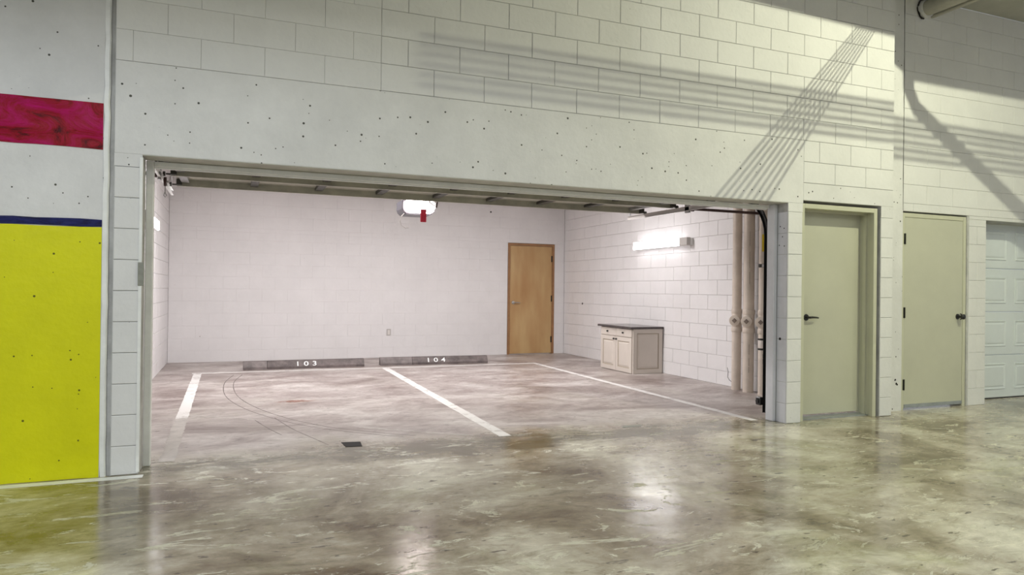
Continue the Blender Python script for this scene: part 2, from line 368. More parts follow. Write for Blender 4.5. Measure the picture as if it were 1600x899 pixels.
for x0, x1 in ((-1.725, OX0), (OX1, 4.062), (5.092, 5.26)):
    lay_blocks(wf, lambda c, d, z, j: (c, j, z), 0, x0, x1, low_side, [], x0-.2, M['block'], 'f', cham=.004)
    box('concrete_cap', (x0, 0, 2.0185), (x1, BD+.001, OH if x0 < 4 else 2.134), M['concrete'], wf)
# block courses on the right-hand reveal of the opening
for a, b, r in low_side:
    box('block', (OX1-.002, BD+.001, a+.002), (OX1+.006, .132, b-.002), M['jamb'], wf, bev=.0015)
rv = [(.05, 1.86), (.10, 1.88), (.07, 1.78), (.045, 1.69), (.11, 1.70), (.09, .80)]
for i, (y, z) in enumerate(rv):
    tube('anchor_hole', [(OX1-.0035, y, z), (OX1-.001, y, z)], .014 if i == 5 else .006, M['hole'], wf, 8)

# painted column at the far left, same face line
wl = box('wall_column', (-9, .003, 0), (-1.785, .20, TOPZ), M['concrete']); setp(wl, kind='structure')
def patch(name, z0, z1, m, label, t=.004):
    # wavy hand-cut lower and upper edge
    bm = bmesh.new(); n = 60; xs = [-9+(9-1.79)*i/n for i in range(n+1)]; fr = []
    for x in xs[-26:]:
        a = z0+random.uniform(-.003, .003); b = z1+random.uniform(-.003, .003)
        fr.append([bm.verts.new((x, .003-t, a)), bm.verts.new((x, .003-t, b)), bm.verts.new((x, .0035, b)), bm.verts.new((x, .0035, a))])
    for p, q in zip(fr, fr[1:]):
        for k in range(4): bm.faces.new((p[k], p[(k+1) % 4], q[(k+1) % 4], q[k]))
    bm.faces.new(fr[0]); bm.faces.new(fr[-1])
    o = fin(name, bm, m, wl); o['label'] = label
patch('red_stripe', 2.118, 2.414, M['redpaint'], 'glossy crimson painted stripe', .005)
patch('blue_stripe', 1.614, 1.662, M['bluepaint'], 'narrow glossy navy painted stripe', .007)
patch('yellow_panel', .0, 1.612, M['yellow'], 'large yellow painted field', .004)
# expansion joint beside it: caulked, slightly sunken, with a white paint edge
tr = box('trim_1', (-1.7845, .022, 0), (-1.7305, .19, TOPZ), M['joint']); setp(tr, kind='structure')
bm = bmesh.new(); n = 44
pr = []
for i in range(n+1):
    z = i*TOPZ/n; w = random.uniform(-.003, .003)
    pr.append([bm.verts.new(p) for p in ((-1.7845+w, -.001, z), (-1.760+w, -.002, z), (-1.752+w, .010, z), (-1.7845, .0215, z))])
for p, q in zip(pr, pr[1:]):
    for k in range(4): bm.faces.new((p[k], p[(k+1) % 4], q[(k+1) % 4], q[k]))
o = fin('joint_filler', bm, M['white_trim'], tr)

# recessed wall on the right
wr = slab_with_holes('wall_right_front', 'Y', RY+BD, .18, 5.27, 13, 0, TOPZ, [(5.632, 6.648, -1, 2.134), (6.955, 9.5, -1, 2.096)], M['joint']); setp(wr, kind='structure')
lay_blocks(wr, lambda c, d, z, j: (c, RY+j, z), 0, 5.64, 10.4, [(a, min(b, TOPZ), r) for a, b, r in rows_low if a < TOPZ-.03], [(5.632, 6.672, -1, 2.134), (6.955, 9.5, -1, 2.096)], .1, M['block'], 'r', gap=.002, cham=.003)
box('plaster_strip', (5.27, RY-.004, 0), (5.628, RY+BD+.001, TOPZ), M['concrete'], wr)
bm = bmesh.new(); pr = []
for i in range(26):
    z = 2.14+i*(TOPZ-2.14)/25; w = random.uniform(.0015, .006)
    pr.append([bm.verts.new(p) for p in ((5.628-w, RY-.0048, z), (5.628+w*.6, RY-.0048, z), (5.628+w*.6, RY+.006, z), (5.628-w, RY+.006, z))])
for p, q in zip(pr, pr[1:]):
    for k in range(4): bm.faces.new((p[k], p[(k+1) % 4], q[(k+1) % 4], q[k]))
fin('crack', bm, M['hole'], wr)
for x, z, s in ((5.53, .335, .011), (5.545, .295, .012), (5.56, .283, .010)):
    tube('chip', [(x, RY-.0052, z), (x+.006, RY-.003, z-.004)], s, M['hole'], wr, 6)

# garage interior walls
wb = slab_with_holes('wall_back', 'Y', YB+BD, .18, XL-.15, XR+.15, 0, 3.05, [(3.885, 4.875, -1, 2.15)], M['inner_joint']); setp(wb, kind='structure')
ir = [(a, b, r) for a, b, r in rows_low if a < 2.9]
lay_blocks(wb, lambda c, d, z, j: (c, YB+j, z), 0, XL+.003, XR-.003, ir, [(3.885, 4.875, -1, 2.15)], .06, M['inner'], 'b', gap=.0008, cham=.0016, jit=.0004)
wR = box('wall_right', (XR+BD, .19, 0), (XR+.2, YB+.18, 3.05), M['inner_joint']); setp(wR, kind='structure')
lay_blocks(wR, lambda c, d, z, j: (XR+j, d, z), -math.pi/2, .9, YB-.002, ir, [], .12, M['inner'], 'w', gap=.003, cham=.0035)
wL = box('wall_left', (XL-.2, .20, 0), (XL-BD, YB+.18, 3.05), M['inner_joint']); setp(wL, kind='structure')
lay_blocks(wL, lambda c, d, z, j: (XL-j, c, z), math.pi/2, 2.6, YB-.002, ir, [], .0, M['inner'], 'w')
tube('anchor_hole', [(XR-.002, 6.478, 1.0), (XR+.004, 6.478, 1.0)], .022, M['hole'], wR, 6)
tube('anchor_hole', [(3.526, YB-.002, 2.72), (3.526, YB+.004, 2.72)], .016, M['hole'], wb, 8)

tube('crack', [(XR-.0015, 2.335, .245), (XR-.0015, 2.315, .19), (XR-.0015, 2.325, .12), (XR-.0015, 2.29, .085), (XR-.0015, 2.20, .05)], .0032, M['hole'], wR, 5)
# ------------------------------------------------------------------ trims around the opening
t = box('trim_2', (OX0, .20, 0), (-1.514, .27, OH-.004), M['white_trim'], bev=.004); setp(t, kind='structure')
t = box('trim_3', (-1.578, -.004, .012), (OX0+.004, .012, OH-.02), M['white_trim'], bev=.002); setp(t, kind='structure')
t = box('trim_4', (3.842, .134, 0), (3.882, .236, OH-.004), M['jamb'], bev=.006); setp(t, kind='structure')
bm = bmesh.new(); add_box(bm, (-1.512, .20, 2.062), (3.840, .235, 2.0945), .003); add_box(bm, (-1.512, .2355, 2.052), (3.840, .262, 2.080), .003)
t = fin('trim_5', bm, M['white_trim']); setp(t, kind='structure')
gp = box('metal_plate', (-1.580, -.009, 1.238), (-1.545, -.0045, 1.392), M['grayplate'], bev=.0015)
setp(gp, 'small grey metal plate on the left edge of the garage opening', 'plate')

# ------------------------------------------------------------------ doors
def hinge(parent, x, y, z, m, h=.11, w=.022):
    bm = bmesh.new(); add_tube(bm, [(x, y-.006, z-h/2), (x, y-.006, z+h/2)], .008, 8); add_box(bm, (x-w, y-.003, z-h/2), (x+w, y+.001, z+h/2)); fin('hinge', bm, m, parent)
def lever(parent, x, y, z, m, dirx=1, L=.10):
    bm = bmesh.new(); add_tube(bm, [(x, y, z), (x, y-.008, z)], [.034, .030], 16); add_tube(bm, [(x, y-.008, z), (x, y-.055, z)], .011, 10)
    add_tube(bm, [(x, y-.05, z), (x+dirx*.03, y-.054, z+.002), (x+dirx*L*.7, y-.052, z), (x+dirx*L, y-.046, z-.004)], [.012, .011, .009, .007], 8)
    o = fin('handle', bm, m, parent, smooth=True); return o
def frame3(name, parent, x0, x1, h, w, y0, y1, m):
    bm = bmesh.new(); add_box(bm, (x0, y0, 0), (x0+w, y1, h), .002); add_box(bm, (x1-w, y0, 0), (x1, y1, h), .002); add_box(bm, (x0+w, y0, h-w), (x1-w, y1, h), .002); return fin(name, bm, m, parent)

d1 = empty('door_1', (4.38, YB, 0), 'flat tan wooden door in the back wall of the garage', 'door', kind='structure'); d1.location = (0, 0, 0)
frame3('door_frame', d1, 3.89, 4.87, 2.145, .045, YB-.012, YB+.12, M['tan_frame'])
box('door_leaf', (3.938, YB+.004, .012), (4.822, YB+.045, 2.097), M['tan'], d1, bev=.002)
lever(d1, 4.005, YB+.004, 1.0, M['steel'], 1, .13)
for z in (1.86, 1.08, .28): hinge(d1, 4.826, YB+.002, z, M['bronze'], .12)

d2 = empty('door_2', (0, 0, 0), 'pale sage metal door set deep in its frame, black lever at its left edge', 'door', kind='structure')
frame3('door_frame', d2, 4.066, 5.066, 2.108, .045, .022, .062, M['sage_frame'])
bm = bmesh.new()
for a, b, c, d, e in ((.042, .058, .06, .12, .03), (.0, .0, .118, .2, .045)):
    pass
for (w, ya, yb) in ((.030, .060, .118), (.050, .116, .150), (.034, .148, .235)):
    add_box(bm, (4.066, ya, 0), (4.066+w, yb, 2.108-.02)); add_box(bm, (5.066-w, ya, 0), (5.066, yb, 2.108-.02)); add_box(bm, (4.066+w, ya, 2.108-w-.01), (5.066-w, yb, 2.108-.02))
fin('door_stop', bm, M['sage_frame'], d2)
box('door_leaf', (4.10, .200, .030), (5.032, .240, 2.055), M['sage'], d2, bev=.002)
box('threshold', (4.10, .09, 0), (5.03, .24, .010), M['kick'], d2)
lever(d2, 4.315, .200, 1.0, M['black'], 1, .115)

d3 = empty('door_3', (0, 0, 0), 'pale sage metal door with a black round knob at its right edge', 'door', kind='structure')
frame3('door_frame', d3, 5.634, 6.640, 2.118, .045, RY+.012, RY+.13, M['sage_frame'])
box('door_leaf', (5.682, RY+.016, .022), (6.592, RY+.06, 2.070), M['sage'], d3, bev=.002)
box('door_sweep', (5.690, RY+.008, .024), (6.585, RY+.017, .060), M['kick'], d3, bev=.001)
for z in (1.838, 1.045, .271): hinge(d3, 5.682, RY+.014, z, M['bronze'], .115, .016)
bm = bmesh.new(); add_tube(bm, [(6.515, RY+.016, 1.0), (6.515, RY+.006, 1.0)], [.032, .028], 14); add_tube(bm, [(6.515, RY+.006, 1.0), (6.515, RY-.028, 1.0), (6.515, RY-.034, 1.0), (6.515, RY-.058, 1.0), (6.515, RY-.068, 1.0)], [.012, .013, .026, .030, .016], 14)
fin('knob', bm, M['black'], d3, smooth=True)
tube('deadlatch', [(6.562, RY+.016, .97), (6.562, RY+.002, .97), (6.562, RY+.002, 1.03), (6.562, RY+.016, 1.03)], .006, M['black'], d3, 8)

d4 = empty('door_4', (0, 0, 0), 'white sectional garage door with raised panels at the right edge', 'garage door', kind='structure')
SY = .45
secs = [(.012, .522), (.528, 1.040), (1.046, 1.560), (1.566, 2.11)]
for a, b in secs:
    sc = box('door_section', (6.99, SY, a), (9.6, SY+.045, b), M['garage_white'], d4, bev=.006)
    x = 7.215
    while x < 9.4:
        z0, z1 = a+.10, b-.10
        bm = bmesh.new()
        o_ = [(x, z0), (x+.485, z0), (x+.485, z1), (x, z1)]; i1 = [(x+.028, z0+.028), (x+.457, z0+.028), (x+.457, z1-.028), (x+.028, z1-.028)]; i2 = [(x+.045, z0+.045), (x+.44, z0+.045), (x+.44, z1-.045), (x+.045, z1-.045)]
        A = [bm.verts.new((p[0], SY-.0005, p[1])) for p in o_]; A2 = [bm.verts.new((p[0], SY-.011, p[1])) for p in [(q[0]+(.006 if q[0] < x+.2 else -.006), q[1]+(.006 if q[1] < z0+.1 else -.006)) for q in o_]]
        B = [bm.verts.new((p[0], SY-.002, p[1])) for p in i1]; D = [bm.verts.new((p[0], SY-.009, p[1])) for p in i2]
        for P, Q in ((A, A2), (A2, B), (B, D)):
            for k in range(4): bm.faces.new((P[k], P[(k+1) % 4], Q[(k+1) % 4], Q[k]))
        bm.faces.new(D); fin('raised_panel', bm, M['garage_white'], sc)
        x += .648
box('bottom_seal', (6.99, SY+.005, 0), (9.6, SY+.04, .013), M['black'], d4)
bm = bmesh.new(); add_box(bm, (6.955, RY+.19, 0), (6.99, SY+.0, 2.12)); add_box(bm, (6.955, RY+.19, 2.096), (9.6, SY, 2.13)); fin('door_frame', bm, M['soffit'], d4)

# the open overhead door of this garage, lying under the ceiling
d5 = empty('door_5', (0, 0, 0), 'open overhead door of steel sections lying flat inside the garage', 'garage door', kind='structure')
for k, (y0, y1) in enumerate(((.62, 1.29), (1.30, 1.98), (1.99, 2.68))):
    s = box('door_section', (-1.545, y0, 2.325), (3.945, y1, 2.365), M['dgalv'], d5, bev=.003)
    y = y1-.03
    bm = bmesh.new(); add_box(bm, (-1.54, y-.004, 2.258), (3.94, y, 2.3245)); add_box(bm, (-1.54, y-.004, 2.256), (3.94, y+.035, 2.259)); add_box(bm, (-1.54, y-.035, 2.3215), (3.94, y, 2.3245)); fin('strut', bm, M['dgalv'], s)
    for i in range(9):
        x = -1.50+i*.655
        box('stile', (x, y0+.02, 2.290), (x+.075, y1-.045, 2.3248), M['stile'] if 0 < i < 8 else M['galv'], s)
    for x in (-1.545, 3.90):
        bm = bmesh.new(); add_box(bm, (x, y-.05, 2.262), (x+.05, y+.03, 2.3245)); add_tube(bm, [(x+(.05 if x > 0 else 0), y-.01, 2.268), (x+(.085 if x > 0 else -.04), y-.01, 2.268)], .008, 8); add_tube(bm, [(x+(.08 if x > 0 else -.045), y-.01, 2.268), (x+(.10 if x > 0 else -.065), y-.01, 2.268)], .022, 12); fin('roller_bracket', bm, M['stile'], s)

def track(x, side, mlow, mhi, label):
    e = empty('door_track', (0, 0, 0), label, 'track', 'overhead door tracks')
    # C-channel profile swept: vertical, quarter bend, horizontal
    path = [(.31, .05), (.31, 1.80)]+[(.31+.42*(1-math.cos(a)), 1.80+.42*math.sin(a)) for a in [math.pi/2*i/8 for i in range(1, 9)]]
    def sweep(name, pts, m, x=x):
        bm = bmesh.new(); rings = []
        for i, p in enumerate(pts):
            q0, q1 = pts[max(0, i-1)], pts[min(len(pts)-1, i+1)]; t = Vector((q1[0]-q0[0], q1[1]-q0[1])).normalized(); nrm = Vector((t.y, -t.x))
            w = .026
            prof = [(0, w), (.022, w), (.022, w-.004), (.004, w-.004), (.004, -w+.004), (.022, -w+.004), (.022, -w), (0, -w)]
            rings.append([bm.verts.new((x-side*a, p[0]+nrm.x*b, p[1]+nrm.y*b)) for a, b in prof])
        for A, B in zip(rings, rings[1:]):
            for k in range(8): bm.faces.new((A[k], A[(k+1) % 8], B[(k+1) % 8], B[k]))
        bm.faces.new(rings[0]); bm.faces.new(rings[-1]); return fin(name, bm, m, e)
    sweep('vertical_rail', path, mlow, 3.920 if side > 0 else x); sweep('horizontal_rail', [(.73, 2.222), (1.6, 2.226), (3.06, 2.232)], mhi)
    xw = XR if side > 0 else XL
    bm = bmesh.new(); add_tube(bm, [(x+side*.012, 1.706, 2.226), (xw-side*.004, 1.706, 2.226)], .017, 10); fin('stay_rod', bm, M['rust'], e, smooth=True)
    bm = bmesh.new(); add_tube(bm, [(x+side*.01, 1.706, 2.226), (x+side*.075, 1.706, 2.226)], .030, 12); fin('coupler', bm, M['rust'], e, smooth=True)
    box('hanger_bracket', (x-.004, 1.69, 2.18), (x+.02, 1.77, 2.30), M['galv'], e)
    bm = bmesh.new(); add_box(bm, (x, 3.0, 2.25), (x+.006, 3.04, 2.998)); fin('hanger_strap', bm, M['galv'], e)
    return e
track(3.985, 1, M['black'], M['plate'], 'right overhead door track with a black curved rail and brown stay rod')
track(-1.625, -1, M['galv'], M['white_trim'], 'left overhead door track with a white rail and brown stay rod')
# cable pulley hanging below the left track
pu = empty('cable_pulley', (0, 0, 0), 'small dark cable pulley hooked at the left end of the open door', 'pulley')
tube('wheel', [(-1.597, 1.90, 2.19), (-1.575, 1.90, 2.19)], .042, M['rust'], pu, 14)
tube('axle', [(-1.60, 1.90, 2.19), (-1.56, 1.90, 2.19)], .014, M['steel'], pu, 8)
tube('hook', [(-1.586, 1.90, 2.15), (-1.586, 1.90, 2.09), (-1.574, 1.91, 2.065), (-1.586, 1.915, 2.05), (-1.598, 1.91, 2.065), (-1.59, 1.90, 2.09)], .004, M['galv'], pu, 6)
bm = bmesh.new(); add_box(bm, (3.872, .342, .12), (3.915, .41, .20), .008); pe = fin('photo_eye', bm, M['black']); setp(pe, 'black safety sensor low on the right door track', 'sensor')
tube('lens', [(3.872, .376, .16), (3.862, .376, .16)], .02, M['black'], pe, 10)

# ------------------------------------------------------------------ opener hanging in the middle
op = empty('garage_door_opener', (1.2, 3.6, 2.19), 'grey ceiling opener with a glowing lens and hanging red release', 'door opener')
P = lambda x, y, z: (x, y-3.6, z-2.19)
prof = [(-.215, .06), (-.215, .19), (.215, .19), (.215, .06), (.165, .005), (-.165, .005)]
bm = bmesh.new()
A = [bm.verts.new((p[0], 0, p[1])) for p in prof]; B = [bm.verts.new((p[0], .34, p[1])) for p in prof]; bm.faces.new(A); bm.faces.new(B)
for i in range(6): bm.faces.new((A[i], A[(i+1) % 6], B[(i+1) % 6], B[i]))
bmesh.ops.bevel(bm, geom=list(bm.edges), offset=.012, segments=2, affect='EDGES'); fin('housing', bm, M['grayplastic'], op)
prof = [(-.19, .07), (-.19, .178), (.205, .178), (.205, .07), (.160, .022), (-.150, .022)]
bm = bmesh.new(); A = [bm.verts.new((p[0], -.075, p[1])) for p in prof]; B = [bm.verts.new((p[0], -.002, p[1])) for p in prof]; bm.faces.new(A); bm.faces.new(B)
for i in range(6): bm.faces.new((A[i], A[(i+1) % 6], B[(i+1) % 6], B[i]))
bmesh.ops.bevel(bm, geom=list(bm.edges), offset=.018, segments=2, affect='EDGES'); fin('lamp_lens', bm, M['lens'], op)
box('rail', (-.018, -2.9, .225), (.018, .1, .262), M['galv'], op)
box('hanger', (-.16, .12, .19), (-.13, .16, .81), M['galv'], op); box('hanger', (.13, .12, .19), (.16, .16, .81), M['galv'], op)
tube('door_arm', [(.0, -.93, .14), (.0, -.86, .012), (.0, -.55, .10), (0, -.5, .22)], .009, M['rust'], op, 8)
bm = bmesh.new(); add_box(bm, (-.135, -.64, -.150), (-.062, -.630, .005), .004); r_ = fin('release_tag', bm, M['red'], op); r_['label'] = 'red plastic release tag'
tube('release_cord', [(-.098, -.636, .0), (-.06, -.60, .12), (0, -.58, .23)], .003, M['red'], op, 6)
tube('antenna_wire', [(-.19, .0, .01), (-.225, -.01, -.03), (-.24, -.01, -.09), (-.22, -.01, -.145), (-.17, -.01, -.175), (-.13, -.01, -.17)], .0042, M['plate'], op, 6)

# ------------------------------------------------------------------ wall lights
def wall_light(x, side, y0, y1, zc, label):
    e = empty('wall_light', (x, (y0+y1)/2, zc), label, 'light', 'wall lights'); h = (y1-y0)/2
    box('back_box', (-.045 if side > 0 else 0, -h, -.05), (0 if side > 0 else .045, h, .05), M['white_trim'], e, bev=.004)
    a, b = (-.11, -.045) if side > 0 else (.045, .11)
    f0, f1 = (-.112, -.094) if side > 0 else (.094, .112)
    box('housing', (-.093 if side > 0 else .045, -h+.19, -.054), (-.045 if side > 0 else .093, h-.02, .054), M['white_trim'], e, bev=.003)
    o = box('diffuser', (f0, -h+.19, -.058), (f1, h-.02, .058), M['tube_r'], e, bev=.004)
    box('end_cap', (a, -h, -.056), (b, -h+.188, .056), M['plate'], e, bev=.004)
    box('end_cap', (a, h-.018, -.056), (b, h, .056), M['plate'], e, bev=.004)
wall_light(XR-.001, 1, 3.10, 4.55, 1.967, 'long white wall light on the right wall above the cabinet')
wall_light(XL+.001, -1, 3.10, 4.50, 1.985, 'long white wall light on the left garage wall')

# ------------------------------------------------------------------ cabinet
cb = empty('cabinet', (4.54, 3.815, 0), 'cream painted base cabinet with dark worktop against the right wall', 'cabinet')
CW, CDp, CH = .535, .965, .675                     # x depth to wall, y length, height
box('body', (.018, .018, .0), (CW, CDp, CH), M['cab'], cb, bev=.003)
box('countertop', (-.035, -.022, CH), (CW+.008, CDp+.045, CH+.032), M['top'], cb, bev=.006)
def raised(name, parent, org, uax, nax, w, h, frame_w, t, m, mg, arch=False):
    """frame and raised centre panel; org lower-left on the front plane, uax along, nax outward"""
    o_ = Vector(org); u = Vector(uax); n = Vector(nax); z = Vector((0, 0, 1)); bm = bmesh.new()
    def ring(x0, z0, x1, z1, d): return [bm.verts.new(o_+u*a+z*b+n*d) for a, b in ((x0, z0), (x1, z0), (x1, z1), (x0, z1))]
    f = frame_w
    Rg = [ring(0, 0, w, h, 0), ring(0, 0, w, h, t), ring(f, f, w-f, h-f, t), ring(f+.010, f+.010, w-f-.010, h-f-.010, t-.009), ring(f+.016, f+.016, w-f-.016, h-f-.016, t-.009), ring(f+.040, f+.040, w-f-.040, h-f-.040, t-.001)]
    for i, (A, B) in enumerate(zip(Rg, Rg[1:])):
        for k in range(4):
            fc = bm.faces.new((A[k], A[(k+1) % 4], B[(k+1) % 4], B[k])); fc.material_index = 1 if i in (2, 3) else 0
    bm.faces.new(Rg[-1]); return fin(name, bm, [m, mg], parent)
for i, y0 in enumerate((.490, .022)):
    w = .462
    dr = box('drawer', (.0, y0, .548), (.0175, y0+w, .668), M['cab'], cb, bev=.004)
    tube('knob', [(0, y0+w*.5, .608), (-.016, y0+w*.5, .608), (-.030, y0+w*.5, .608)], [.007, .015, .010], M['black'], dr, 10)
    dd = raised('door', cb, (.0175, y0+w, .012), (0, -1, 0), (-1, 0, 0), w, .528, .062, .0175, M['cab'], M['cabgroove'])
    ky = y0+.035 if i == 0 else y0+w-.035
    tube('knob', [(0, ky, .50), (-.016, ky, .50), (-.030, ky, .50)], [.007, .015, .010], M['black'], dd, 10)
raised('side_panel', cb, (.020, .0178, .004), (1, 0, 0), (0, -1, 0), CW-.022, CH-.006, .062, .0175, M['cab'], M['cabgroove'])

# ------------------------------------------------------------------ wheel stops
def wheel_stop(x0, x1, y0, y1, num, label, split):
    L = math.hypot(x1-x0, y1-y0); e = empty('wheel_stop', (x0, y0, 0), label, 'wheel stop', 'wheel stops'); e.rotation_euler = (0, 0, math.atan2(y1-y0, x1-x0))
    pr = [(0, 0), (0, .038), (.042, .118), (.062, .125), (.118, .125), (.135, .118), (.165, .038), (.165, 0)]
    prism('end_segment', pr, 0, split-.004, M['rubber2'], e, bev=.003); prism('main_segment', pr, split, L, M['rubber'], e, bev=.003)
    mid = L*.505
    nrm = Vector((0, -.08, .042)).normalized(); ang = math.atan2(.08, .042)
    for q, ch in enumerate(num):
        cu = bpy.data.curves.new('digit', 'FONT'); cu.body = ch; cu.size = .112; cu.align_x = 'CENTER'; cu.extrude = .0015; cu.offset = .0008
        tmp = bpy.data.objects.new('tmp', cu); C.objects.link(tmp); bpy.context.view_layer.update()
        me = bpy.data.meshes.new_from_object(tmp.evaluated_get(bpy.context.evaluated_depsgraph_get())); bpy.data.objects.remove(tmp)
        me.materials.clear(); me.materials.append(M['white_trim']); me.transform(Matrix.Diagonal((1.35, .92, 1, 1)))
        o = link('digit', me, e, (mid+(q-1)*.125, .0012, .042)); o.rotation_euler = (ang, 0, 0); o['label'] = 'white stencilled digit '+ch
wheel_stop(-.852, .940, 5.905, 5.930, '103', 'dark wheel stop marked 103 near the left wall', .34)
wheel_stop(1.205, 3.005, 5.985, 5.90, '104', 'dark wheel stop marked 104 nearer the tan door', .52)

# ------------------------------------------------------------------ pipes in the right corner
def ring(bm, x, y, z, r, h): add_tube(bm, [(x, y, z-h/2), (x, y, z-h/2+.006), (x, y, z+h/2-.006), (x, y, z+h/2)], [r-.003, r, r, r-.003], 20)
def drain_pipe(x, y, r, m, label, tee=None):
    e = empty('drain_pipe', (x, y, 0), label, 'pipe', 'drain pipes in the right corner')
    tube('pipe', [(0, 0, 0), (0, 0, 2.995)], r, m, e, 24)
    if tee:
        z = tee; bm = bmesh.new(); ring(bm, 0, 0, z+.115, r+.009, .06); ring(bm, 0, 0, z-.115, r+.009, .06); ring(bm, 0, 0, z, r+.004, .20)
        d = Vector((-.80, -.60, 0)); L = r+.045
        add_tube(bm, [(0, 0, z), tuple(d*L+Vector((0, 0, z)))], .060, 20); fin('cleanout_tee', bm, m, e, smooth=True)
        bm = bmesh.new(); c = Vector((0, 0, z)); add_tube(bm, [tuple(d*L+c), tuple(d*(L+.006)+c), tuple(d*(L+.016)+c), tuple(d*(L+.02)+c)], [.064, .067, .067, .058], 20); cap = fin('cleanout_cap', bm, m, e, smooth=True)
        # square plug standing on its corner
        bm = bmesh.new(); sd = d.cross(Vector((0, 0, 1)))
        q = [(.0, .030), (.030, 0), (0, -.030), (-.030, 0)]
        A = [bm.verts.new(d*(L+.0202)+sd*a+Vector((0, 0, z+b))) for a, b in q]; B = [bm.verts.new(d*(L+.044)+sd*a*.9+Vector((0, 0, z+b*.9))) for a, b in q]
        bm.faces.new(A); bm.faces.new(B)
        for i in range(4): bm.faces.new((A[i], A[(i+1) % 4], B[(i+1) % 4], B[i]))
        fin('plug', bm, M['mark'], cap)
    return e
p1 = drain_pipe(4.985, 2.035, .058, M['pvc'], 'wide cream drain pipe, leftmost of the three with cleanout caps', .885)
p2 = drain_pipe(4.975, 1.800, .066, M['pvc'], 'widest cream drain pipe, the middle one with a cleanout cap', .885)
p3 = drain_pipe(4.985, 1.565, .050, M['pvc'], 'cream drain pipe with a yellow sticker beside the black track', .885)
drain_pipe(5.055, 1.915, .026, M['pvc2'], 'thin pale pipe behind, between the left and middle drain pipes')
drain_pipe(5.055, 1.655, .024, M['pvc2'], 'thin pale pipe behind, between the middle and right drain pipes')
def wrap(parent, name, r, z0, z1, a0, a1, m):
    bm = bmesh.new(); n = 6; g = []
    for i in range(n+1):
        a = a0+(a1-a0)*i/n; g.append([bm.verts.new((math.cos(a)*rr, math.sin(a)*rr, z)) for rr, z in ((r+.0004, z0), (r+.0014, z0), (r+.0014, z1), (r+.0004, z1))])
    for A, B in zip(g, g[1:]):
        for k in range(4): bm.faces.new((A[k], A[(k+1) % 4], B[(k+1) % 4], B[k]))
    bm.faces.new(g[0]); bm.faces.new(g[-1]); return fin(name, bm, m, parent)
FA = math.radians(230)
wrap(p3, 'sticker', .050, 1.74, 1.95, FA-.35, FA+.35, M['sticker'])['label'] = 'tall yellow sticker'
for z in (1.57,):
    bm = bmesh.new(); ring(bm, 0, 0, z, .053, .045); fin('clamp', bm, M['bronze'], p3, smooth=True); wrap(p3, 'clamp_tag', .054, z-.018, z+.018, FA-.3, FA+.3, M['white_plastic'])
bm = bmesh.new(); ring(bm, 0, 0, .615, .053, .10); fin('coupling', bm, M['pvc2'], p3, smooth=True)
for z in (.675, .555): bm = bmesh.new(); ring(bm, 0, 0, z, .055, .022); fin('hose_clamp', bm, M['bronze'], p3, smooth=True)
for pp, r, zs in ((p2, .066, [(.25, .32), (.335, .43), (.47, .60), (1.35, 1.50), (1.55, 1.75), (1.82, 2.0)]), (p3, .050, [(.38, .44), (.45, .50)])):
    for a, b in zs: wrap(pp, 'printed_line', r, a, b, FA+.05, FA+.11, M['mark'])

# ------------------------------------------------------------------ small wall things
ou = empty('outlet', (1.598, YB-.006, .455), 'small grey electrical outlet low on the back wall', 'outlet')
box('plate', (-.038, -.002, -.058), (.038, .005, .058), M['plate'], ou, bev=.002); box('receptacle', (-.020, -.005, -.040), (.020, -.0021, .040), M['plate_in'], ou, bev=.002)

# ------------------------------------------------------------------ floor paint and marks (children of the floor)
def flat(name, pts, m, z=.0012, label=None):
    bm = bmesh.new(); A = [bm.verts.new((x, y, .0002)) for x, y in pts]; B = [bm.verts.new((x, y, z)) for x, y in pts]
    bm.faces.new(A); bm.faces.new(B)
    for i in range(len(pts)): bm.faces.new((A[i], A[(i+1) % len(pts)], B[(i+1) % len(pts)], B[i]))
    o = fin(name, bm, m, fl)
    if label: o['label'] = label
def strip(x0, y0, x1, y1, w, jag=.004, n=40, endjag=.0):
    d = Vector((x1-x0, y1-y0)).normalized(); nn = Vector((-d.y, d.x)); a = []; b = []
    for i in range(n+1):
        t = i/n; p = Vector((x0+(x1-x0)*t, y0+(y1-y0)*t)); a.append(p+nn*(w/2+random.uniform(-jag, jag))); b.append(p-nn*(w/2+random.uniform(-jag, jag)))
    return [tuple(p) for p in a+b[::-1]]
flat('parking_line', strip(-1.432, 2.02, -1.455, 5.62, .105), M['line'], label='left parking line, bright rear stretch')
flat('parking_line', strip(-1.418, .30, -1.432, 2.012, .105, .008), M['faded_line'], label='left parking line, worn front stretch')
flat('parking_line', strip(1.158, .335, 1.209, 5.66, .105), M['line'], label='middle parking line')
flat('parking_line', strip(3.715, .24, 3.765, 5.62, .085), M['line'], label='right parking line')
flat('parking_line', strip(-1.53, 5.68, 3.80, 5.665, .085, .006), M['line'], .0016, label='rear parking line in front of the wheel stops')
flat('scratch_line', strip(-1.37, 2.16, -.948, 1.884, .035, .01), M['faded_line']); flat('scratch_line', strip(-.948, 1.884, -.70, 1.66, .02, .008), M['faded_line'])
flat('scratch_line', strip(.06, 1.09, .86, .47, .03, .012), M['faded_line'])
flat('edge_line', strip(-9, -.070, -1.528, -.066, .075, .003), M['white_trim'], label='white line painted along the foot of the wall')
flat('cover_plate', [(-.181, .524), (-.033, .498), (-.045, .34), (-.170, .352)], M['hole'], .003, 'dark square metal cover')
flat('cover_plate', [(2.33, .405), (2.55, .395), (2.47, .325), (2.30, .33)], M['grayplate'], .0015, 'faint grey floor patch')
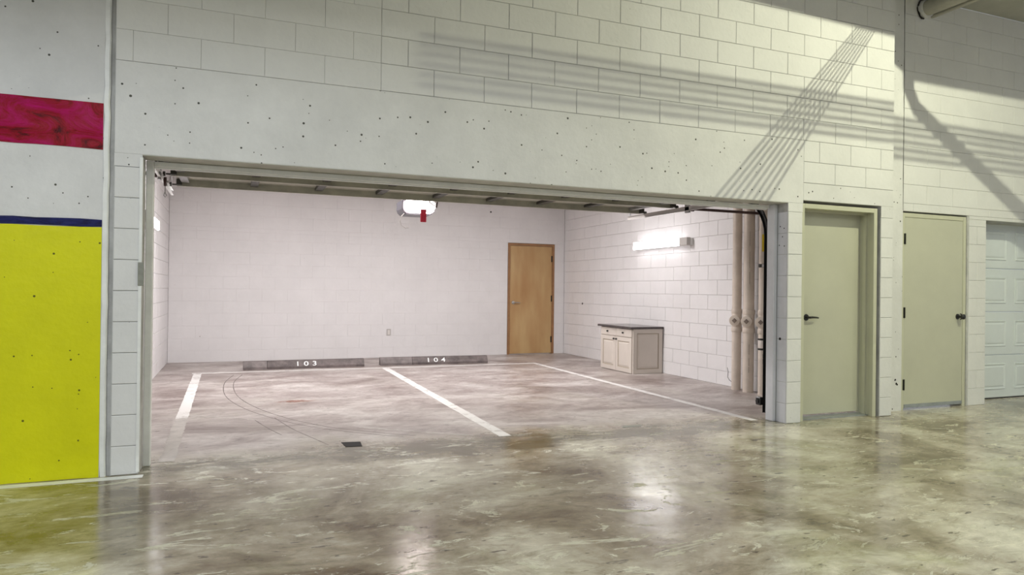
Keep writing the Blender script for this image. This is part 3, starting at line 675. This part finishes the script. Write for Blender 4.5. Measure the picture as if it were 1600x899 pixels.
def tyre(pts, w=.012):
    P_ = []
    for i in range(len(pts)-1):
        p0, p1, p2, p3 = [Vector(pts[max(0, min(len(pts)-1, i+k))]) for k in (-1, 0, 1, 2)]
        for s in range(8):
            t = s/8; P_.append(.5*((2*p1)+(-p0+p2)*t+(2*p0-5*p1+4*p2-p3)*t*t+(-p0+3*p1-3*p2+p3)*t**3))
    L_, R_ = [], []
    for i, p in enumerate(P_):
        d = (P_[min(i+1, len(P_)-1)]-P_[max(i-1, 0)]).normalized(); n = Vector((-d.y, d.x)); ww = w*random.uniform(.5, 1.0)/2
        L_.append(tuple(p+n*ww)); R_.append(tuple(p-n*ww))
    flat('tyre_mark', L_+R_[::-1], M['tyre'], .0006)
for dx in (0, .11):
    tyre([(-.98+dx, 5.35), (-1.09+dx, 4.5), (-1.07+dx*1.1, 3.4), (-.90+dx*1.1, 2.5), (-.62+dx, 1.75), (-.30+dx, 1.2), (.10+dx, .78), (.36+dx, .58)])
tyre([(-.80, 1.75), (-.70, 1.3), (-.60, .95)]); tyre([(-.62, 1.8), (-.50, 1.2), (-.36, .72), (-.28, .45)])

# ------------------------------------------------------------------ overhead in the hall
cp = empty('ceiling_pipe', (5.92, RY, 4.335), 'thick pale insulated pipe coming out high on the right wall', 'pipe')
tube('pipe', [(0, .05, 0), (0, -2.6, 0)], .082, M['duct'], cp, 24)
bm = bmesh.new(); add_tube(bm, [(0, .0, 0), (0, -.05, 0)], .098, 18); fin('sleeve', bm, M['concrete'], cp, smooth=True)
bm = bmesh.new(); pts = []
for i in range(13):
    a = math.radians(60+i*17); r_ = .108+random.uniform(-.006, .008); pts.append((math.cos(a)*r_, -.012, math.sin(a)*r_))
add_tube(bm, pts, [random.uniform(.004, .011) for _ in pts], 6); fin('wall_gap', bm, M['hole'], cp)
tube('conduit', [(.125, .0, -.055), (.125, -2.6, -.055)], .022, M['duct'], cp, 10)

def S(x, y, z, t): return LAMP+(Vector((x, y, z))-LAMP)*t       # a point between the lamp and a spot on the wall
hl = empty('hanging_lamp', LAMP, 'hanging hall lamp with an added light-cutting baffle in front', 'lamp')
def tl(v): return tuple(Vector(v)-LAMP)
tube('stem', [(0, 0, .03), (0, 0, .1)], .012, M['galv'], hl, 8)
box('canopy', (-.08, -.08, .075), (.08, .08, .0995), M['galv'], hl, bev=.004)
poly = [(-4, 3.97), (3.3, 3.945), (5.28, 3.88), (5.42, 3.72), (5.74, 3.545), (7.6, 3.54), (10.5, 3.52), (10.5, 4.8), (-4, 4.8)]  # added baffle, outline projected back from the shade edge on the walls
bm = bmesh.new(); A = []; B = []
for x, z in poly:
    yy = 0 if x < 5.4 else RY; p = S(x, yy, z, .2); p.z = min(p.z, TOPZ-.004); A.append(bm.verts.new(Vector(tl(p)))); B.append(bm.verts.new(Vector(tl(p))-Vector((0, .006, 0))))
bm.faces.new(A); bm.faces.new(B)
for i in range(len(A)): bm.faces.new((A[i], A[(i+1) % len(A)], B[(i+1) % len(A)], B[i]))
fin('baffle', bm, M['galv'], hl)
rk = empty('shadow_rack', (0, 0, 0), 'unseen conduits and added thin rods that cast stripes on the walls', 'conduits')  # unseen; set along the lamp's rays so their shadows stripe the walls
for i in range(8):                                          # fan of rods added to cast the diagonal shadow stripes
    a = i/7; s0 = (4.74+.24*a, 0, 3.90); s1 = (2.90+.62*a, 0, 1.95)
    tube('stripe_rod', [S(*s0, .40), S(*s1, .27)], [.0020, .0040], M['galv'], rk, 6)
for z in (3.19, 3.12, 3.05, 2.97, 2.89, 2.81):
    tube('level_conduit', [S(.3, 0, z-.02, .20), S(5.3, 0, z, .20), S(9, .0, z-.03, .20)], .0038, M['galv'], rk, 6)
tube('shadow_rod', [S(5.69, RY, 3.75, .22), S(5.70, RY, 3.45, .22), S(5.82, RY, 3.25, .21), S(6.9, RY, 2.62, .19), S(8.4, RY, 1.75, .17)], .019, M['galv'], rk, 8)  # rod added to throw the broad diagonal shadow on the recessed wall
for i, (p, w) in enumerate(GARAGE_FILL):  # housings for the added garage fill lamps
    e = empty('ceiling_light', p, ['added garage fill light nearest the left wall', 'added garage fill light above the middle parking line', 'added garage fill light nearest the right wall'][i], 'light', 'added garage fill lights'); box('housing', (-.64, -.15, .006), (.64, .15, .0298), M['galv'], e); box('tube_cover', (-.6, -.13, .002), (.6, .13, .0058), M['hall_tube'], e)
names = ['pale ceiling light nearest above the left column', 'ceiling light far behind the camera at centre', 'ceiling light behind the camera to the right', 'ceiling light behind the camera at far left']
for (p, w, c), nm in zip(HALL, names):
    e = empty('ceiling_light', p, nm, 'light', 'hall ceiling lights'); box('housing', (-.15, -1.24, .03), (.15, 1.24, .128), M['galv'], e, bev=.005)
    box('tube_cover', (-.12, -1.2, .012), (.12, 1.2, .0295), M['hall_tube'], e)
